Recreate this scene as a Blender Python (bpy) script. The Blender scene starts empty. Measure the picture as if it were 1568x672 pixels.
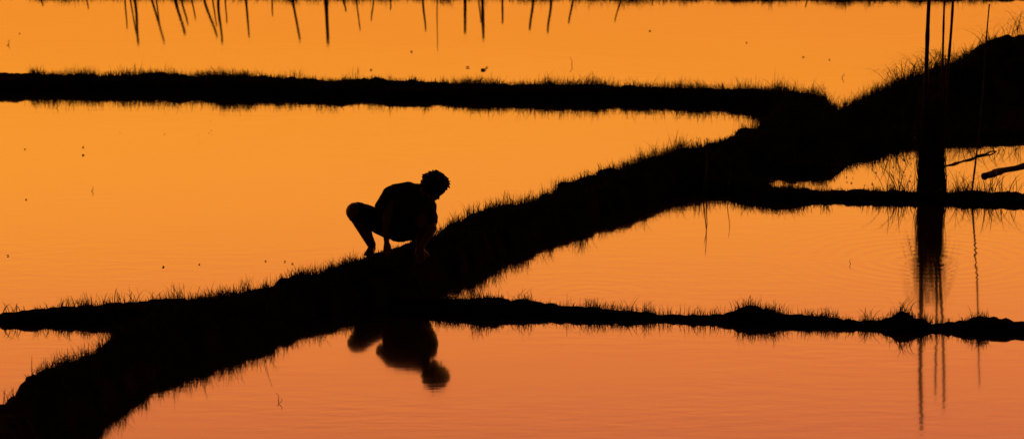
import bpy, bmesh, math, numpy as np
from mathutils import Vector, Matrix
scene = bpy.context.scene
scene.view_settings.view_transform = 'Standard'
scene.view_settings.look = 'None'
scene.view_settings.exposure = 0
rng = np.random.default_rng(11)

# ------------------------------------------------------------ survey set-up
CAM_H = 8.3; PITCH = math.radians(12.0); FP = 6011.0
def G(u, v, z=0.0):
    """site survey: photo measurement -> plan position in metres at height z"""
    a = (u-784.0)/FP; b = (v-336.0)/FP
    dy = math.cos(PITCH) - b*math.sin(PITCH)
    dz = -math.sin(PITCH) - b*math.cos(PITCH)
    t = (z-CAM_H)/dz
    return (a*t, dy*t)
def mpp(v):
    b = (v-336.0)/FP
    return CAM_H/math.sin(PITCH+math.atan(b))/FP      # metres per unit at that range

# ------------------------------------------------------------ noise
_tabs = {}
def vnoise(x, y, seed=0):
    if seed not in _tabs: _tabs[seed] = np.random.default_rng(seed+100).random((256,256))*2-1
    T = _tabs[seed]
    xi = np.floor(x).astype(int); yi = np.floor(y).astype(int)
    fx = x-xi; fy = y-yi
    fx = fx*fx*(3-2*fx); fy = fy*fy*(3-2*fy)
    a = T[xi&255, yi&255]; b = T[(xi+1)&255, yi&255]; c = T[xi&255,(yi+1)&255]; d = T[(xi+1)&255,(yi+1)&255]
    return (a*(1-fx)+b*fx)*(1-fy)+(c*(1-fx)+d*fx)*fy

# ------------------------------------------------------------ materials
def mat(name, col, rough=0.8, col2=None, scale=8.0, spec=0.2, bump=0.0):
    m = bpy.data.materials.new(name); m.use_nodes = True
    nt = m.node_tree; p = nt.nodes['Principled BSDF']
    p.inputs['Roughness'].default_value = rough
    p.inputs['Specular IOR Level'].default_value = spec
    if col2 is None: col2 = tuple(c*0.5 for c in col)
    tc = nt.nodes.new('ShaderNodeTexCoord')
    n = nt.nodes.new('ShaderNodeTexNoise'); n.inputs['Scale'].default_value = scale; n.inputs['Detail'].default_value = 6
    r = nt.nodes.new('ShaderNodeValToRGB')
    r.color_ramp.elements[0].position = .35; r.color_ramp.elements[1].position = .65
    r.color_ramp.elements[0].color = (*col2,1); r.color_ramp.elements[1].color = (*col,1)
    nt.links.new(tc.outputs['Object'], n.inputs['Vector'])
    nt.links.new(n.outputs['Fac'], r.inputs['Fac']); nt.links.new(r.outputs['Color'], p.inputs['Base Color'])
    if bump:
        b = nt.nodes.new('ShaderNodeBump'); b.inputs['Distance'].default_value = bump
        nt.links.new(n.outputs['Fac'], b.inputs['Height']); nt.links.new(b.outputs['Normal'], p.inputs['Normal'])
    return m
M_SOIL = mat('wet_soil', (.028,.018,.012), .95, (.015,.011,.008), 6, .0, .02)
M_GRASS = mat('grass_blades', (.048,.05,.02), .85, (.024,.026,.012), 3, .05)
M_STRAW = mat('dry_straw', (.05,.038,.02), .8, (.022,.018,.01), 9, .1)
M_WOOD = mat('bamboo', (.05,.038,.026), .7, (.025,.018,.012), 14, .2)
M_SKIN = mat('skin', (.14,.07,.042), .6, (.11,.052,.032), 12, .25)
M_SHIRT = mat('shirt_cloth', (.04,.034,.037), .9, (.025,.022,.022), 30, .05, .004)
M_SHORTS = mat('shorts_cloth', (.03,.027,.025), .9, (.02,.018,.017), 30, .05, .004)
M_HAIR = mat('black_hair', (.01,.008,.007), .7, (.006,.005,.004), 60, .2)
M_EYE = mat('eye_white', (.4,.36,.33), .3, (.35,.3,.28), 5)

def mesh_from_np(name, V, tris, material, smooth=False):
    me = bpy.data.meshes.new(name)
    V = np.asarray(V, dtype=np.float32); F = np.asarray(tris, dtype=np.int32)
    k = F.shape[1]
    me.vertices.add(len(V)); me.vertices.foreach_set('co', V.ravel())
    me.loops.add(F.size); me.loops.foreach_set('vertex_index', F.ravel())
    me.polygons.add(len(F)); me.polygons.foreach_set('loop_start', np.arange(0, F.size, k, dtype=np.int32))
    me.update(calc_edges=True)
    if smooth: me.polygons.foreach_set('use_smooth', np.ones(len(F), dtype=bool))
    me.materials.append(material)
    ob = bpy.data.objects.new(name, me); scene.collection.objects.link(ob)
    return ob

# ------------------------------------------------------------ paddy bunds (height, crest half width, foot half width)
MAIN = [(-160,755,.21,.24,.42),(0,676,.21,.24,.42),(130,604,.21,.24,.42),(200,562,.21,.25,.43),(300,522,.21,.25,.43),
        (400,489,.21,.25,.43),(500,462,.21,.26,.44),(600,434,.215,.27,.45),(700,393,.21,.26,.44),(800,352,.2,.25,.46),
        (860,334,.2,.27,.5),(930,306,.2,.25,.44),(1000,285,.2,.28,.52),(1100,259,.2,.31,.56),(1190,235,.2,.42,.62),(1245,208,.17,.37,.57),(1235,172,.12,.26,.5)]
FAR = [(-160,131,.115,.3,.5),(0,132,.115,.3,.5),(200,134,.115,.3,.5),(400,139,.12,.3,.5),(600,143,.11,.3,.5),(800,148,.1,.26,.45),
       (1000,151,.1,.26,.45),(1150,155,.11,.28,.5),(1225,166,.13,.28,.5)]
HILL = [(1240,208,.13,.35,.7),(1300,200,.13,.3,.7),(1350,184,.2,.25,.8),(1400,170,.27,.25,.9),(1480,155,.36,.25,1.1),(1568,132,.5,.25,1.3),(1800,90,.75,.5,2.0)]
APRON = [(1205,256,.1,.4,.75),(1262,232,.1,.4,.75),(1330,210,.09,.4,.8),(1420,200,.09,.6,1.0),(1568,190,.1,.8,1.2),(1800,180,.12,1.0,1.5)]
B2 = [(1070,286,.09,.1,.5),(1130,292,.09,.12,.45),(1180,302,.09,.14,.38),(1260,303,.06,.1,.3),(1400,305,.06,.12,.3),(1568,308,.06,.12,.3),(1800,312,.07,.12,.3)]
B3 = [(630,470,.1,.1,.3),(700,477,.1,.05,.24),(800,478,.12,.05,.24),(850,481,.09,.05,.2),(920,485,.075,.04,.2),(1000,488,.035,.03,.18),
      (1080,491,.06,.03,.18),(1110,491,.06,.03,.18),(1150,491,.12,.05,.2),(1200,493,.07,.04,.2),(1290,498,.045,.03,.18),(1345,500,.05,.03,.18),(1380,501,.12,.05,.19),
      (1425,503,.04,.03,.18),(1500,505,.1,.05,.2),(1568,507,.08,.05,.2),(1800,512,.08,.05,.2)]
B4 = [(14,491,.07,.04,.2),(60,489,.09,.08,.25),(130,487,.11,.1,.3),(230,486,.13,.12,.3),(330,482,.13,.1,.3)]
TOP = [(-250,-18,.1,.3,.5),(400,-19,.1,.3,.5),(1000,-16,.1,.3,.5),(1200,-14,.1,.3,.5),(1800,-16,.1,.3,.5)]
segs = []
for line in (MAIN,FAR,HILL,APRON,B2,B3,B4,TOP):
    pts = [(*G(u,v),h,t,b) for u,v,h,t,b in line]
    segs += list(zip(pts[:-1],pts[1:]))
MANX, MANY = G(580, 420)
MANZ = .215
def terrain(X, Y):
    wob = .05*vnoise(X*2.1,Y*2.1,1)+.045*vnoise(X*5.5,Y*5.5,2)+.025*vnoise(X*14,Y*14,3)
    hm = 1+.16*vnoise(X*1.7+9,Y*1.7,4)+.17*vnoise(X*5,Y*5,5)
    near = np.exp(-(((X-MANX-.15)/.42)**2+((Y-MANY+.2)/.45)**2)**2)
    pad = np.exp(-(((X-MANX-.12)/.36)**2+((Y-MANY+.05)/.2)**2)**2)
    wob = wob*(1-near); hm = 1+(hm-1)*(1-near)
    Z = np.full(X.shape, -.14)
    for (x0,y0,h0,t0,b0),(x1,y1,h1,t1,b1) in segs:
        dx,dy = x1-x0,y1-y0; L = dx*dx+dy*dy
        s = np.clip(((X-x0)*dx+(Y-y0)*dy)/L,0,1)
        d = np.hypot(X-x0-s*dx, Y-y0-s*dy)
        h=h0+(h1-h0)*s; t=t0+(t1-t0)*s; b=b0+(b1-b0)*s
        k = np.clip(1+(t-.2)*2, .5, 1.3)
        q = np.clip((b-(d+wob*k))/(b-t),0,1); q=q*q*(3-2*q)
        Z = np.maximum(Z, -.14+(h*hm+.14)*q)
    Z = Z*(1-near)+ (np.where(Z>.12, MANZ, Z))*near
    Z = Z*(1-pad)+MANZ*pad
    rough = .014*vnoise(X*22,Y*22,6)+.008*vnoise(X*45,Y*45,7)
    return Z + rough*(1-.8*near)*(Z>-.05)

def axis(a,b,step,far):
    core = np.arange(a,b+step,step)
    out=[]; s=step*2; p=core[-1]
    while p<far: p+=s; s*=1.5; out.append(p)
    outn=[]; s=step*2; p=core[0]
    while p>-far: p-=s; s*=1.5; outn.append(p)
    return np.concatenate([outn[::-1],core,out])
xs = axis(-9,9,.035,1500); ys = axis(27,59,.045,1500)
X,Y = np.meshgrid(xs,ys); Z = terrain(X,Y)
nx,ny = len(xs),len(ys)
idx = np.arange(nx*ny).reshape(ny,nx)
quads = np.stack([idx[:-1,:-1],idx[:-1,1:],idx[1:,1:],idx[1:,:-1]],-1).reshape(-1,4)
mesh_from_np('ground', np.stack([X,Y,Z],-1).reshape(-1,3), quads, M_SOIL, True)

# ------------------------------------------------------------ water
W = 1200
wm = bpy.data.materials.new('paddy_water'); wm.use_nodes=True
nt=wm.node_tree; N=nt.nodes; L=nt.links; p=N['Principled BSDF']
p.inputs['Base Color'].default_value=(.02,.012,.008,1); p.inputs['Roughness'].default_value=.055
p.inputs['IOR'].default_value=1.45; 
tc=N.new('ShaderNodeTexCoord')
def math_(op,a,b=None):
    n=N.new('ShaderNodeMath'); n.operation=op
    for i,v in enumerate((a,b)):
        if v is None: continue
        if isinstance(v,(int,float)): n.inputs[i].default_value=v
        else: L.new(v,n.inputs[i])
    return n.outputs[0]
def noise(sc,vec,detail=2):
    mp=N.new('ShaderNodeMapping'); mp.inputs['Scale'].default_value=vec; L.new(tc.outputs['Object'],mp.inputs['Vector'])
    n=N.new('ShaderNodeTexNoise'); n.inputs['Scale'].default_value=sc; n.inputs['Detail'].default_value=detail
    L.new(mp.outputs[0],n.inputs['Vector']); return n.outputs['Fac']
fine=noise(1,(2.2,6,1),2)
broad=noise(1,(.25,.5,1),2)
amp=math_('MULTIPLY',math_('SUBTRACT',broad,.3),2.2)
hgt=math_('MULTIPLY',math_('MULTIPLY',fine,amp),.0016)
sep=N.new('ShaderNodeSeparateXYZ'); L.new(tc.outputs['Object'],sep.inputs[0])
for (u,v,lam,R,A) in [(1418,398,.17,1.25,.0003),(905,452,.17,.8,.00014),(1330,500,.22,1.2,.0001)]:
    cx,cy=G(u,v)
    dx=math_('SUBTRACT',sep.outputs[0],cx); dy=math_('SUBTRACT',sep.outputs[1],cy)
    r=math_('ADD',math_('SQRT',math_('ADD',math_('MULTIPLY',dx,dx),math_('MULTIPLY',dy,dy))),math_('MULTIPLY',fine,.14))
    s=math_('SINE',math_('MULTIPLY',r,2*math.pi/lam))
    f=math_('EXPONENT',math_('MULTIPLY',math_('POWER',math_('DIVIDE',r,R),2.0),-1.0))
    hgt=math_('ADD',hgt,math_('MULTIPLY',math_('MULTIPLY',s,f),A))
bp=N.new('ShaderNodeBump'); bp.inputs['Distance'].default_value=1.0; bp.inputs['Strength'].default_value=1.0
L.new(hgt,bp.inputs['Height']); L.new(bp.outputs['Normal'],p.inputs['Normal'])
mesh_from_np('water',[(-W,-W,0),(W,-W,0),(W,W,0),(-W,W,0)],[(0,1,2,3)],wm)

# ------------------------------------------------------------ grass blades
def blades(px,py,pz,h,w,lean,ang):
    n=len(px)
    ux,uy=np.cos(ang),np.sin(ang)            # lean direction
    fa=rng.uniform(0,math.pi,n); wx,wy=np.cos(fa)*w/2,np.sin(fa)*w/2
    V=np.zeros((n,7,3))
    for k,(t,ws) in enumerate([(0,1),(.4,.85),(.75,.55)]):
        o=lean*h*t**1.8; z=pz+h*t*(1-.25*lean*t)
        V[:,2*k,0]=px+ux*o-wx*ws; V[:,2*k,1]=py+uy*o-wy*ws; V[:,2*k,2]=z
        V[:,2*k+1,0]=px+ux*o+wx*ws; V[:,2*k+1,1]=py+uy*o+wy*ws; V[:,2*k+1,2]=z
    V[:,6,0]=px+ux*lean*h; V[:,6,1]=py+uy*lean*h; V[:,6,2]=pz+h*(1-.25*lean)
    b=np.arange(n)[:,None]*7
    T=np.array([[0,1,3],[0,3,2],[2,3,5],[2,5,4],[4,5,6]])
    F=(b[:,:,None]+T[None]).reshape(-1,3)
    return V.reshape(-1,3),F
cx,cy=rng.uniform(-7.5,7.5,1150000),rng.uniform(27.5,57.5,1150000)
cx*= (cy/57.0)*.95
ix=np.searchsorted(xs,cx); iy=np.searchsorted(ys,cy)
ok=Z[iy,ix]>.004
cx,cy=cx[ok],cy[ok]
# shaggy tufts: a share of the blades gather round random crowns
nt_=1300; pick=rng.integers(0,len(cx),nt_); cnt=rng.integers(10,30,nt_)
tx=np.repeat(cx[pick],cnt)+rng.normal(0,.035,cnt.sum()); ty=np.repeat(cy[pick],cnt)+rng.normal(0,.035,cnt.sum())
th=np.repeat(rng.uniform(.08,.21,nt_),cnt)*rng.uniform(.5,1,cnt.sum())
cz=terrain(cx,cy)-.006
clump=vnoise(cx*3.5,cy*3.5,20)*.5+vnoise(cx*9,cy*9,21)*.5
keep=rng.random(len(cx))<np.clip(.65+clump*.65,.12,1)
cx,cy,cz,clump=cx[keep],cy[keep],cz[keep],clump[keep]
n=len(cx)
rnd=rng.random(n)
h=.025+.045*rnd+.13*np.clip(clump,0,1)*rng.random(n)+.11*(rng.random(n)**8)
h*=1.0+.5*np.clip(vnoise(cx*.8,cy*.8,22)*1.3,-1,1)
tz=terrain(tx,ty); k2=tz>0; tx,ty,tz,th=tx[k2],ty[k2],tz[k2]-.006,th[k2]
cx=np.concatenate([cx,tx]); cy=np.concatenate([cy,ty]); cz=np.concatenate([cz,tz]); h=np.concatenate([h,th]); n=len(cx)
h*=np.where(cz<.1,.8,1.0)
dman=np.hypot((cx-MANX-.1)/.5,(cy-MANY+.1)/.6)
h*=np.where(dman<1,.4,1)
V,F=blades(cx,cy,cz,h,rng.uniform(.003,.0065,n),rng.uniform(0,.95,n)**1.2,rng.uniform(0,2*math.pi,n))
mesh_from_np('grass',V,F,M_GRASS)

# ------------------------------------------------------------ ribbons and tubes
def ribbon(path,w,seed=0):
    path=np.array(path,float); n=len(path)
    a=rng.uniform(0,math.pi); d=np.array([math.cos(a),math.sin(a),0])
    V=[];F=[]
    for i,q in enumerate(path):
        ww=w*(1-(i/(n-1))**2*.95)/2
        V+=[q-d*ww,q+d*ww]
    for i in range(n-1): F.append((2*i,2*i+1,2*i+3,2*i+2))
    return V,F
def tube(path,rad,k=8):
    path=np.array(path,float); n=len(path); V=[];F=[]
    for i,q in enumerate(path):
        t=path[min(i+1,n-1)]-path[max(i-1,0)]; t/=np.linalg.norm(t)
        a=np.cross(t,[.3,.9,.1]); a/=np.linalg.norm(a); b=np.cross(t,a)
        for j in range(k):
            th=2*math.pi*j/k; V.append(q+rad[i]*(a*math.cos(th)+b*math.sin(th)))
    for i in range(n-1):
        for j in range(k): F.append((i*k+j,i*k+(j+1)%k,(i+1)*k+(j+1)%k,(i+1)*k+j))
    c0=len(V); V.append(path[0]); V.append(path[-1])
    for j in range(k):
        F.append((c0,(j+1)%k,j)); F.append((c0+1,(n-1)*k+j,(n-1)*k+(j+1)%k))
    return V,F
class Acc:
    def __init__(s): s.V=[];s.F=[]
    def add(s,vf):
        o=len(s.V); s.V+= [tuple(v) for v in vf[0]]; s.F+=[tuple(i+o for i in f) for f in vf[1]]
    def make(s,name,m,smooth=False):
        me=bpy.data.meshes.new(name); me.from_pydata(s.V,[],s.F); me.update(); me.materials.append(m)
        if smooth: me.polygons.foreach_set('use_smooth',[True]*len(me.polygons))
        ob=bpy.data.objects.new(name,me); scene.collection.objects.link(ob); return ob

# stakes on the farthest bund
acc=Acc()
stk=[(191,193,44,3),(197,206,52,3),(203,211,68,5),(228,248,65,4),(236,243,40,3),(266,279,53,6),(276,284,38,4),(292,297,30,3),(310,327,57,5),(322,330,40,3),(335,337,66,5),
     (345,346,36,3),(375,380,57,4),(414,417,25,3),(445,457,62,5),(499,501,68,7),(526,527,18,4),(543,550,46,3),(571,570,32,3),(648,650,47,4),(670,669,78,2),
     (712,712,51,6),(733,735,34,3),(738,740,60,6),(771,769,36,4),(816,813,46,5),(842,841,50,5),(879,873,36,4),(951,945,33,3),(1002,1001,9,3),(60,62,10,3),(130,133,14,3),(600,598,16,3),(1240,1236,12,3)]
for u0,u1,vb,w in stk:
    v0=-9; x0,y0=G(u0,v0); m=mpp(v0); hh=(vb-v0)*m/math.cos(PITCH)
    dx=(u1-u0)*m*(vb-v0)/max(vb,10)
    P=[];R=[]
    bend=rng.normal(0,.01,2)
    for i in range(8):
        t=i/7; P.append((x0+dx*t+bend[0]*math.sin(t*5),y0+bend[1]*t,-.05+(hh+.05)*t)); R.append(w*m/2*(1-.35*t)*(1+.06*rng.normal()))
    acc.add(tube(P,R,7))
acc.make('wooden_stakes',M_WOOD)

# bamboo poles and straw bundle on the right
bu,bv=1426,296
BX,BY=G(bu,bv)
def pole(u0,u1,vt,w,v0=bv):
    x0,y0=G(u0,v0); mm=mpp(v0); hh=(v0-vt)*mm/math.cos(PITCH); dx=(u1-u0)*mm
    a=Acc(); P=[];R=[]
    for i in range(25):
        t=i/24; P.append((x0+dx*t+.012*math.sin(t*6+u0),y0+.02*math.sin(t*4),-.1+(hh+.1)*t))
        R.append(w*mm/2*(1-.35*t)*(1.16 if i%4==0 else 1))
    a.add(tube(P,R,9)); a.make('bamboo_pole',M_WOOD,True)
pole(1407,1420,-66,8); pole(1431,1441,-10,4.5); pole(1436,1453,-34,5.5); pole(1488,1509,10,3,300)
acc=Acc()
hanks=[(-.07,0,1.15,.035,150),(.0,.02,1.32,.04,180),(.06,-.02,1.2,.035,150),(.02,.05,.8,.05,130),(-.03,-.05,.62,.06,120),(.1,.03,1.0,.03,80),(-.1,.02,.75,.03,60)]
for ox,oy,H0,sp,cnt in hanks:
    ph=rng.uniform(0,6)
    for i in range(cnt):
        x=BX+ox+rng.normal(0,sp)*.8; y=BY+oy+rng.normal(0,sp)
        hh=H0*rng.uniform(.45,1.05); z0=rng.uniform(-.03,.05); a2=rng.uniform(0,2*math.pi); out=rng.uniform(0,.16)*hh
        P=[(x+math.cos(a2)*out*(k/6)**2.4+.02*math.sin(ph+k*.9),y+math.sin(a2)*out*(k/6)**2.4,z0+hh*k/6) for k in range(7)]
        acc.add(ribbon(P,rng.uniform(.004,.011)))
for i in range(190):      # leaves that arch out of the bundle and hang
    x=BX+rng.normal(0,.05); y=BY+rng.normal(0,.05); zs=rng.uniform(.45,1.2)
    a2=rng.normal(math.pi,.8) if rng.random()<.68 else rng.normal(0,.8)
    out=rng.uniform(.06,.36); drop=rng.uniform(.15,.65)*min(1,zs)
    P=[(x+math.cos(a2)*out*t**.75,y+math.sin(a2)*out*t**.75,zs+.5*out*math.sin(t*math.pi*.6)-drop*t**2.5) for t in np.linspace(0,1,9)]
    acc.add(ribbon(P,rng.uniform(.004,.010)))
acc.make('straw_bundle',M_STRAW)

# tall arching grass
acc=Acc()
def clumpg(u,v,cnt,h0,h1,spread,reach,drop=.55):
    x0,y0=G(u,v)
    for i in range(cnt):
        x=x0+rng.normal(0,spread); y=y0+rng.normal(0,spread)
        z=float(terrain(np.array([x]),np.array([y]))[0])-.02
        hh=rng.uniform(h0,h1); a=rng.uniform(0,2*math.pi); rc=rng.uniform(.1,reach)*hh*1.3
        P=[(x+math.cos(a)*rc*t**1.6,y+math.sin(a)*rc*t**1.6,z+hh*(1.5*t-drop*t**2.6)) for t in np.linspace(0,1,8)]
        acc.add(ribbon(P,rng.uniform(.004,.009)))
clumpg(1405,166,260,.15,.44,.2,1.1,.95); clumpg(1455,157,220,.15,.46,.17,1.2,.95); clumpg(1385,178,60,.1,.28,.16,.8,.7)
clumpg(1545,132,55,.15,.5,.2,1.4,1.0); clumpg(1590,124,90,.3,.75,.25,1.4,1.0); clumpg(1500,150,50,.1,.22,.3,.7)
clumpg(1380,500,60,.06,.17,.09,.9); clumpg(1150,490,40,.05,.13,.12,.8)
clumpg(1380,226,100,.15,.4,.14,.8); clumpg(1470,228,110,.15,.42,.2,.8); clumpg(1540,228,100,.12,.42,.2,.9)
clumpg(1385,300,80,.1,.38,.12,1.0); clumpg(1470,300,90,.1,.34,.15,1.1); clumpg(1530,304,70,.1,.32,.15,1.1)
clumpg(200,478,70,.08,.18,.15,.6); clumpg(20,490,25,.06,.14,.06,.9); clumpg(120,480,50,.08,.17,.15,.7); clumpg(770,470,40,.05,.12,.2,.8); clumpg(870,478,30,.05,.12,.12,.8)
for u,v in [(330,470),(370,462),(480,430),(500,425),(690,370),(720,360),(760,345),(790,338),(820,330),(960,270),(975,268),(1010,262),(1050,255),(170,480),(60,640),(100,600),(300,500),(30,650),(75,620)]:
    clumpg(u,v,34,.08,.2,.1,.6)
acc.make('tall_grass',M_GRASS)

# driftwood / branches in the pool on the right
def branch(pts,r0):
    a=Acc(); P=[]
    for (u,v,z) in pts:
        x,y=G(u,v); P.append((x,y,z))
    P=np.array(P); tt=np.linspace(0,len(P)-1,12); Q=np.stack([np.interp(tt,range(len(P)),P[:,k]) for k in range(3)],1)
    Q[:,2]+=rng.normal(0,.006,12); Q[:,0]+=rng.normal(0,.015,12); a.add(tube(Q,[r0*(1-.05*i)*rng.uniform(.8,1.2) for i in range(12)],7))
    a.make('driftwood_branch',M_WOOD,True)
branch([(1442,256,.0),(1480,246,.01),(1525,232,.01)],.018)
branch([(1505,270,.0),(1535,262,.01),(1600,246,.02)],.04)

# reeds standing on bunds whose reflections show, twigs poking out of the water
acc=Acc()
def twig(u,v,h,lean,w=.006,z=0.0):
    x,y=G(u,v); P=[(x+lean*h*t+.01*math.sin(7*t+u),y,z-.03+(h+.03)*t) for t in np.linspace(0,1,6)]
    acc.add(tube(P,[w*(1-.6*t) for t in np.linspace(0,1,6)],5))
twig(1078,300,.62,.05,.008); twig(1084,301,.5,-.05,.007); twig(1115,304,.42,.03,.005); twig(1360,300,.4,.0,.005)
twig(380,520,.3,.4,.004); twig(395,522,.42,.3,.004); twig(372,520,.25,-.4,.004)
twig(430,612,.06,-.6,.004); twig(424,618,.05,.9,.004); twig(141,293,.05,.1,.005); twig(1300,404,.05,.4,.004); twig(877,100,.1,-.3,.005)
twig(13,68,.06,.2,.006); twig(85,166,.06,.5,.005); twig(1290,120,.06,.2,.006)
acc.make('water_twigs',M_WOOD)
acc=Acc()
def leaf(u,v,s):
    x,y=G(u,v); k=7; a0=rng.uniform(0,6)
    V=[(x+s*math.cos(a0+2*math.pi*i/k)*rng.uniform(.6,1.3),y+s*2.0*math.sin(a0+2*math.pi*i/k)*rng.uniform(.6,1.2),.004+rng.uniform(0,.3)*s) for i in range(k)]
    V.append((x,y,.006+s*.5)); acc.add((V,[(i,(i+1)%k,k) for i in range(k)]))
for u,v,s in [(127,226,.014),(127,238,.018),(38,229,.012),(40,306,.012),(12,392,.014),(250,409,.016),(407,400,.012),(436,401,.012),(305,405,.01),(448,404,.012),
              (740,108,.04),(745,104,.02),(716,104,.025),(568,108,.022),(630,80,.022),(1143,66,.014),(995,48,.018),(1230,88,.016),(1270,92,.014),(30,52,.014),(12,70,.014)]:
    leaf(u,v,s)
for i in range(60): leaf(rng.uniform(1245,1400),rng.uniform(238,285),rng.uniform(.005,.015))
for i in range(10): leaf(rng.uniform(120,330),rng.uniform(172,225),rng.uniform(.003,.008))
acc.make('floating_leaves',M_STRAW)

# ------------------------------------------------------------ squatting man
man=bpy.data.objects.new('squatting_man',None); scene.collection.objects.link(man)
man.location=(MANX,MANY,MANZ+.005)
def P3(x,d,z): return Vector((x,-d,z))
def sph(c,r,n=14):
    if isinstance(r,(int,float)): r=(r,r,r)
    out=[]
    for i in range(n//2+1):
        th=math.pi*i/(n//2)
        for j in range(n):
            ph=2*math.pi*j/n
            out.append(Vector((c[0]+r[0]*math.sin(th)*math.cos(ph),c[1]+r[1]*math.sin(th)*math.sin(ph),c[2]+r[2]*math.cos(th))))
    return out
def hull(bm,*balls,n=14):
    b=bmesh.new()
    for c,r in balls:
        for q in sph(c,r,n): b.verts.new(q)
    bmesh.ops.remove_doubles(b,verts=b.verts,dist=1e-5)
    res=bmesh.ops.convex_hull(b,input=b.verts)
    junk=[g for g in res['geom_interior'] if isinstance(g,bmesh.types.BMVert)]
    if junk: bmesh.ops.delete(b,geom=junk,context='VERTS')
    bmesh.ops.recalc_face_normals(b,faces=b.faces)
    me=bpy.data.meshes.new('t'); b.to_mesh(me); b.free(); bm.from_mesh(me); bpy.data.meshes.remove(me)
def part(bm,name,m,voxel,smooth=6,disp=0):
    me=bpy.data.meshes.new(name); bm.to_mesh(me); me.materials.append(m)
    ob=bpy.data.objects.new(name,me); scene.collection.objects.link(ob); ob.parent=man
    r=ob.modifiers.new('r','REMESH'); r.mode='VOXEL'; r.voxel_size=voxel; r.use_smooth_shade=True
    if smooth:
        s=ob.modifiers.new('s','SMOOTH'); s.factor=.5; s.iterations=smooth
    if disp:
        t=bpy.data.textures.new(name,'CLOUDS'); t.noise_scale=.07
        dmod=ob.modifiers.new('d','DISPLACE'); dmod.texture=t; dmod.strength=disp; dmod.mid_level=.5
    return ob
pel=P3(.21,-.10,.20); wai=P3(.20,-.05,.34); che=P3(.245,.06,.48); upc=P3(.275,.10,.59)
nek=P3(.42,.19,.615); hed=P3(.54,.27,.675)
rs=P3(.12,.11,.59); ls=P3(.475,.2,.475)
re=P3(.085,.30,.36); rw=P3(.085,.26,.165)
le=P3(.52,.37,.31); lw=P3(.42,.49,.16)
rh=P3(.12,-.08,.23); lh=P3(.30,-.08,.21)
rk=P3(-.215,.14,.42); lk=P3(.445,.29,.36)
ra=P3(-.065,.03,.075); la=P3(.40,.12,.07)
Fd=Vector((.45,-.6,-.66)).normalized(); Ud=Vector((.35,-.25,.85)); Ud=(Ud-Fd*Ud.dot(Fd)).normalized(); Rd=Fd.cross(Ud)
bm=bmesh.new()
hull(bm,(pel,(.16,.12,.12)),(wai,(.15,.11,.1)))
hull(bm,(wai,(.15,.11,.1)),(che,(.17,.13,.13)))
hull(bm,(che,(.16,.13,.13)),(upc,(.12,.11,.095)),(rs,.06),(ls,.07))
hull(bm,(upc,.09),(nek,.07)); hull(bm,(nek,.07),(hed-Ud*.03-Fd*.02,.062))
for a,b,c in ((rs,re,rw),(ls,le,lw)):
    hull(bm,(a,.06),(b,.044)); hull(bm,(b,.045),(b.lerp(c,.3),.044)); hull(bm,(b.lerp(c,.3),.044),(c,.027))
for a,b,c in ((rh,rk,ra),(lh,lk,la)):
    hull(bm,(a,.11),(b,.09)); hull(bm,(b,.082),(b.lerp(c,.38)+Vector((0.005,.03,0)),.076)); hull(bm,(b.lerp(c,.38)+Vector((0.005,.03,0)),.076),(b.lerp(c,.75),.052)); hull(bm,(b.lerp(c,.75),.052),(c,.042))
# feet
for a,toe in ((ra,Vector((-.03,-.19,0))),(la,Vector((.07,-.19,0)))):
    td=toe.normalized(); sd=Vector((-td.y,td.x,0))
    heel=Vector((a.x,a.y,.028))-td*.045; ball=Vector((a.x,a.y,.02))+td*.12
    hull(bm,(a,.036),(heel,.032),(Vector((a.x,a.y,.03))+td*.05,.03))
    hull(bm,(heel,.03),(ball+sd*.025,.02),(ball-sd*.025,.02),(Vector((a.x,a.y,.055))+td*.03,.028))
    for k in range(5):
        s=(k-2)*.019; st=ball+sd*s; ln=(.045,.05,.048,.042,.036)[k]
        hull(bm,(st,.012),(st+td*ln-Vector((0,0,.008)),.0105),n=8)
# hands
def hand(w,D,Xd,thumb):
    D=D.normalized(); Xd=(Xd-D*Xd.dot(D)).normalized(); Nn=D.cross(Xd)*thumb
    k0=w+D*.085
    hull(bm,(w,.024),(k0+Xd*.032,.014),(k0-Xd*.032,.014),(w+D*.04,.022),n=10)
    for i,ln in enumerate((.072,.084,.078,.06)):
        s=(.034-i*.0225); st=w+D*(.082 if i in(1,2) else .076)+Xd*s
        d1=(D+Xd*(s*3)+Nn*.25).normalized(); d2=(d1+Nn*.5).normalized(); d3=(d2+Nn*.55).normalized()
        a=st+d1*ln*.45; b=a+d2*ln*.3; c=b+d3*ln*.25
        hull(bm,(st,.0115),(a,.0105),n=8); hull(bm,(a,.0105),(b,.0095),n=8); hull(bm,(b,.0095),(c,.0085),n=8)
    st=w+D*.03+Xd*.024; a=st+(D*.6+Xd*.7+Nn*.3).normalized()*.038; b=a+(D*.8+Xd*.3+Nn*.4).normalized()*.03
    hull(bm,(st,.015),(a,.0125),n=8); hull(bm,(a,.0125),(b,.0105),n=8)
hand(rw,Vector((.05,-.1,-1)),Vector((1,-.8,0)),1)
hand(lw,Vector((-.1,-.05,-1)),Vector((-1,-.3,0)),-1)
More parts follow.
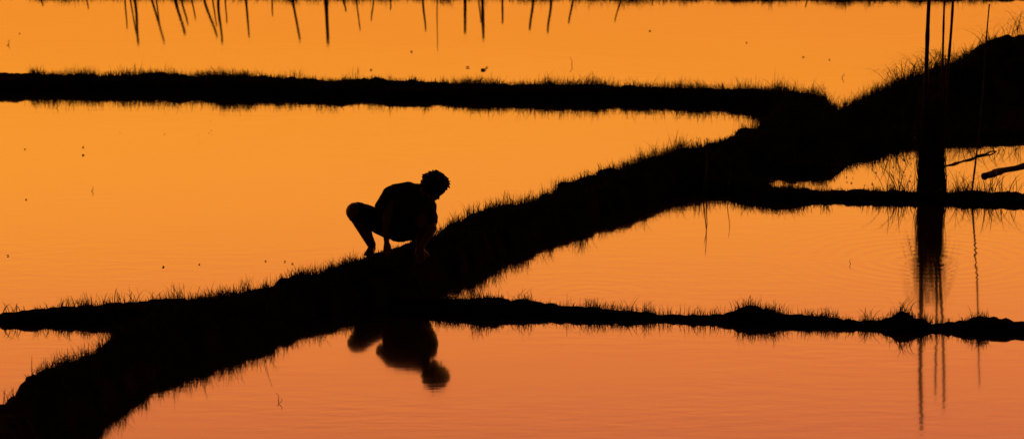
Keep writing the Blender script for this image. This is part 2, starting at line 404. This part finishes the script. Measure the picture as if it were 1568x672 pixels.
# head
def H(f,u,r=0): return hed+Fd*f+Ud*u+Rd*r
hull(bm,(H(0,.02),.09),(H(-.03,.025),.088),(H(.02,.0),.073))
hull(bm,(H(.03,0),.069),(H(.065,-.085),.028),(H(.03,-.065,.035),.03),(H(.03,-.065,-.035),.03),n=10)
hull(bm,(H(.092,.012),.009),(H(.112,-.025),.011),n=8); hull(bm,(H(.1,-.028,.012),.008),(H(.1,-.028,-.012),.008),n=8)
hull(bm,(H(.086,.026,.034),.009),(H(.09,.026,-.034),.009),n=8)
hull(bm,(H(.088,-.052,.02),.006),(H(.094,-.05,0),.008),(H(.088,-.052,-.02),.006),n=8)
hull(bm,(H(.086,-.062,.016),.006),(H(.092,-.062,0),.008),(H(.086,-.062,-.016),.006),n=8)
for s in (1,-1): hull(bm,(H(-.005,.02,.088*s),.012),(H(-.012,-.018,.084*s),.01),(H(-.018,.01,.094*s),.01),n=8)
part(bm,'body',M_SKIN,.0055,4)
bm=bmesh.new()
for s in (1,-1): hull(bm,(H(.078,.008,.031*s),.0125))
me=bpy.data.meshes.new('eyes'); bm.to_mesh(me); me.materials.append(M_EYE); e=bpy.data.objects.new('eyes',me); scene.collection.objects.link(e); e.parent=man
# hair : curly mop
bm=bmesh.new(); hull(bm,(H(-.01,.03),.112),(H(-.035,.012),.108)); 
hr=np.random.default_rng(4)
for i in range(640):
    v=Vector(hr.normal(0,1,3)).normalized()
    f,u,r=v.dot(Fd),v.dot(Ud),v.dot(Rd)
    if f>.45 and u<.4: continue
    if u<-.65: continue
    rr=.117+hr.uniform(0,.018)
    c=hed+Ud*.022-Fd*.018+v*rr
    hull(bm,(c,hr.uniform(.008,.014)),(c+Vector(hr.normal(0,.011,3)),.007),n=6)
part(bm,'hair',M_HAIR,.005,1)
# shirt
bm=bmesh.new(); g=.016
hull(bm,(P3(.2,-.1,.23),(.18,.135,.1)),(wai,(.185,.13,.12)))
hull(bm,(wai,(.19,.13,.12)),(che,(.19+g,.13+g,.13+g)))
hull(bm,(che,(.18+g,.14,.14)),(upc,(.12+g,.11+g,.095+g)),(rs,.06+g),(ls,.07+g))
hull(bm,(ls,.088),(P3(.38,.1,.33),.15),(wai,.14))
hull(bm,(upc,.105),(upc.lerp(nek,.85),.086))
hull(bm,(rs,.058+g),(rs.lerp(re,.5)+Vector((-.06,0,0)),.072)); hull(bm,(ls,.066+g),(ls.lerp(le,.65),.07))
part(bm,'shirt',M_SHIRT,.008,4,.02)
bm=bmesh.new()
hull(bm,(pel,(.18,.14,.125)),(wai-Vector((0,0,.03)),(.16,.12,.08)))
hull(bm,(rh,.125),(rh.lerp(rk,.93),.104)); hull(bm,(lh,.12),(lh.lerp(lk,.9),.096))
part(bm,'shorts',M_SHORTS,.008,4,.016)

# ------------------------------------------------------------ sky and sun
def srgb(c): return [((v/255)/12.92 if v/255<=.04045 else ((v/255+.055)/1.055)**2.4) for v in c]
def fres(e,n=1.45):
    ci=math.sin(e); st=math.cos(e)/n; ct=math.sqrt(1-st*st)
    a=((ci-n*ct)/(ci+n*ct))**2; b=((n*ci-ct)/(n*ci+ct))**2
    return (a+b)/2
SK=3.2
targets=[(0,(238,136,40)),(120,(243,145,42)),(250,(246,149,49)),(350,(242,142,52)),(450,(233,131,56)),(560,(221,118,58)),(672,(206,106,60))]
wd=bpy.data.worlds.new('World'); scene.world=wd; wd.use_nodes=True
nt=wd.node_tree; N=nt.nodes; L=nt.links; N.clear()
out=N.new('ShaderNodeOutputWorld'); tc=N.new('ShaderNodeTexCoord'); sep=N.new('ShaderNodeSeparateXYZ'); L.new(tc.outputs['Generated'],sep.inputs[0])
def mr(src,a,b,c,d,smooth=False):
    n=N.new('ShaderNodeMapRange'); L.new(src,n.inputs[0])
    for i,v in enumerate((a,b,c,d)): n.inputs[i+1].default_value=v
    if smooth: n.interpolation_type='SMOOTHSTEP'
    return n.outputs[0]
ZM=.6
cr=N.new('ShaderNodeValToRGB'); L.new(mr(sep.outputs[2],0,ZM,0,1),cr.inputs[0])
stops=[(0,(.9,.35,.05))]
for v,c in targets:
    e=PITCH+math.atan((v-336)/FP); l=srgb(c); R=fres(e)
    stops.append((math.sin(e)/ZM,tuple(x/R/SK for x in l)))
last=stops[-1][1]
stops+= [(.55,tuple(x*.5 for x in last)),(.75,(.06,.03,.035)),(1,(.015,.012,.02))]
el=cr.color_ramp.elements
el[0].position=stops[0][0]; el[0].color=(*stops[0][1],1); el[1].position=1; el[1].color=(*stops[-1][1],1)
for pz,c in stops[1:-1]:
    q=el.new(pz); q.color=(*c,1)
back=mr(sep.outputs[1],.1,.85,.03,1,True)
mx=N.new('ShaderNodeMix'); mx.data_type='RGBA'; mx.inputs[6].default_value=(1.0,1.03,.94,1); mx.inputs[7].default_value=(.97,.95,1.05,1)
L.new(mr(sep.outputs[0],-.13,.14,0,1),mx.inputs[0])
m1=N.new('ShaderNodeMix'); m1.data_type='RGBA'; m1.blend_type='MULTIPLY'; m1.inputs[0].default_value=1
L.new(cr.outputs[0],m1.inputs[6]); L.new(mx.outputs[2],m1.inputs[7])
bg=N.new('ShaderNodeBackground'); L.new(m1.outputs[2],bg.inputs[0])
st=N.new('ShaderNodeMath'); st.operation='MULTIPLY'; L.new(back,st.inputs[0]); st.inputs[1].default_value=SK; L.new(st.outputs[0],bg.inputs[1])
sky=N.new('ShaderNodeTexSky'); sky.sky_type='NISHITA'; sky.sun_disc=False
sky.sun_elevation=math.radians(2); sky.sun_rotation=math.radians(0)
bg2=N.new('ShaderNodeBackground'); L.new(sky.outputs[0],bg2.inputs[0]); bg2.inputs[1].default_value=.002
ad=N.new('ShaderNodeAddShader'); L.new(bg.outputs[0],ad.inputs[0]); L.new(bg2.outputs[0],ad.inputs[1]); L.new(ad.outputs[0],out.inputs[0])
sd=bpy.data.lights.new('sun','SUN'); sd.energy=.08; sd.angle=math.radians(.5); sd.color=(1,.5,.2)
so=bpy.data.objects.new('sun',sd); scene.collection.objects.link(so)
so.rotation_euler=(math.radians(-88),0,0)   # low sun straight ahead, behind the paddies
# ------------------------------------------------------------ camera
cd=bpy.data.cameras.new('camera'); cd.sensor_width=36; cd.lens=36*FP/1568; cd.clip_end=5000; cd.clip_start=.5
cd.dof.use_dof=True; cd.dof.focus_distance=38; cd.dof.aperture_fstop=2.4
co=bpy.data.objects.new('camera',cd); scene.collection.objects.link(co)
co.location=(0,0,CAM_H); co.rotation_euler=(math.pi/2-PITCH,0,0); scene.camera=co
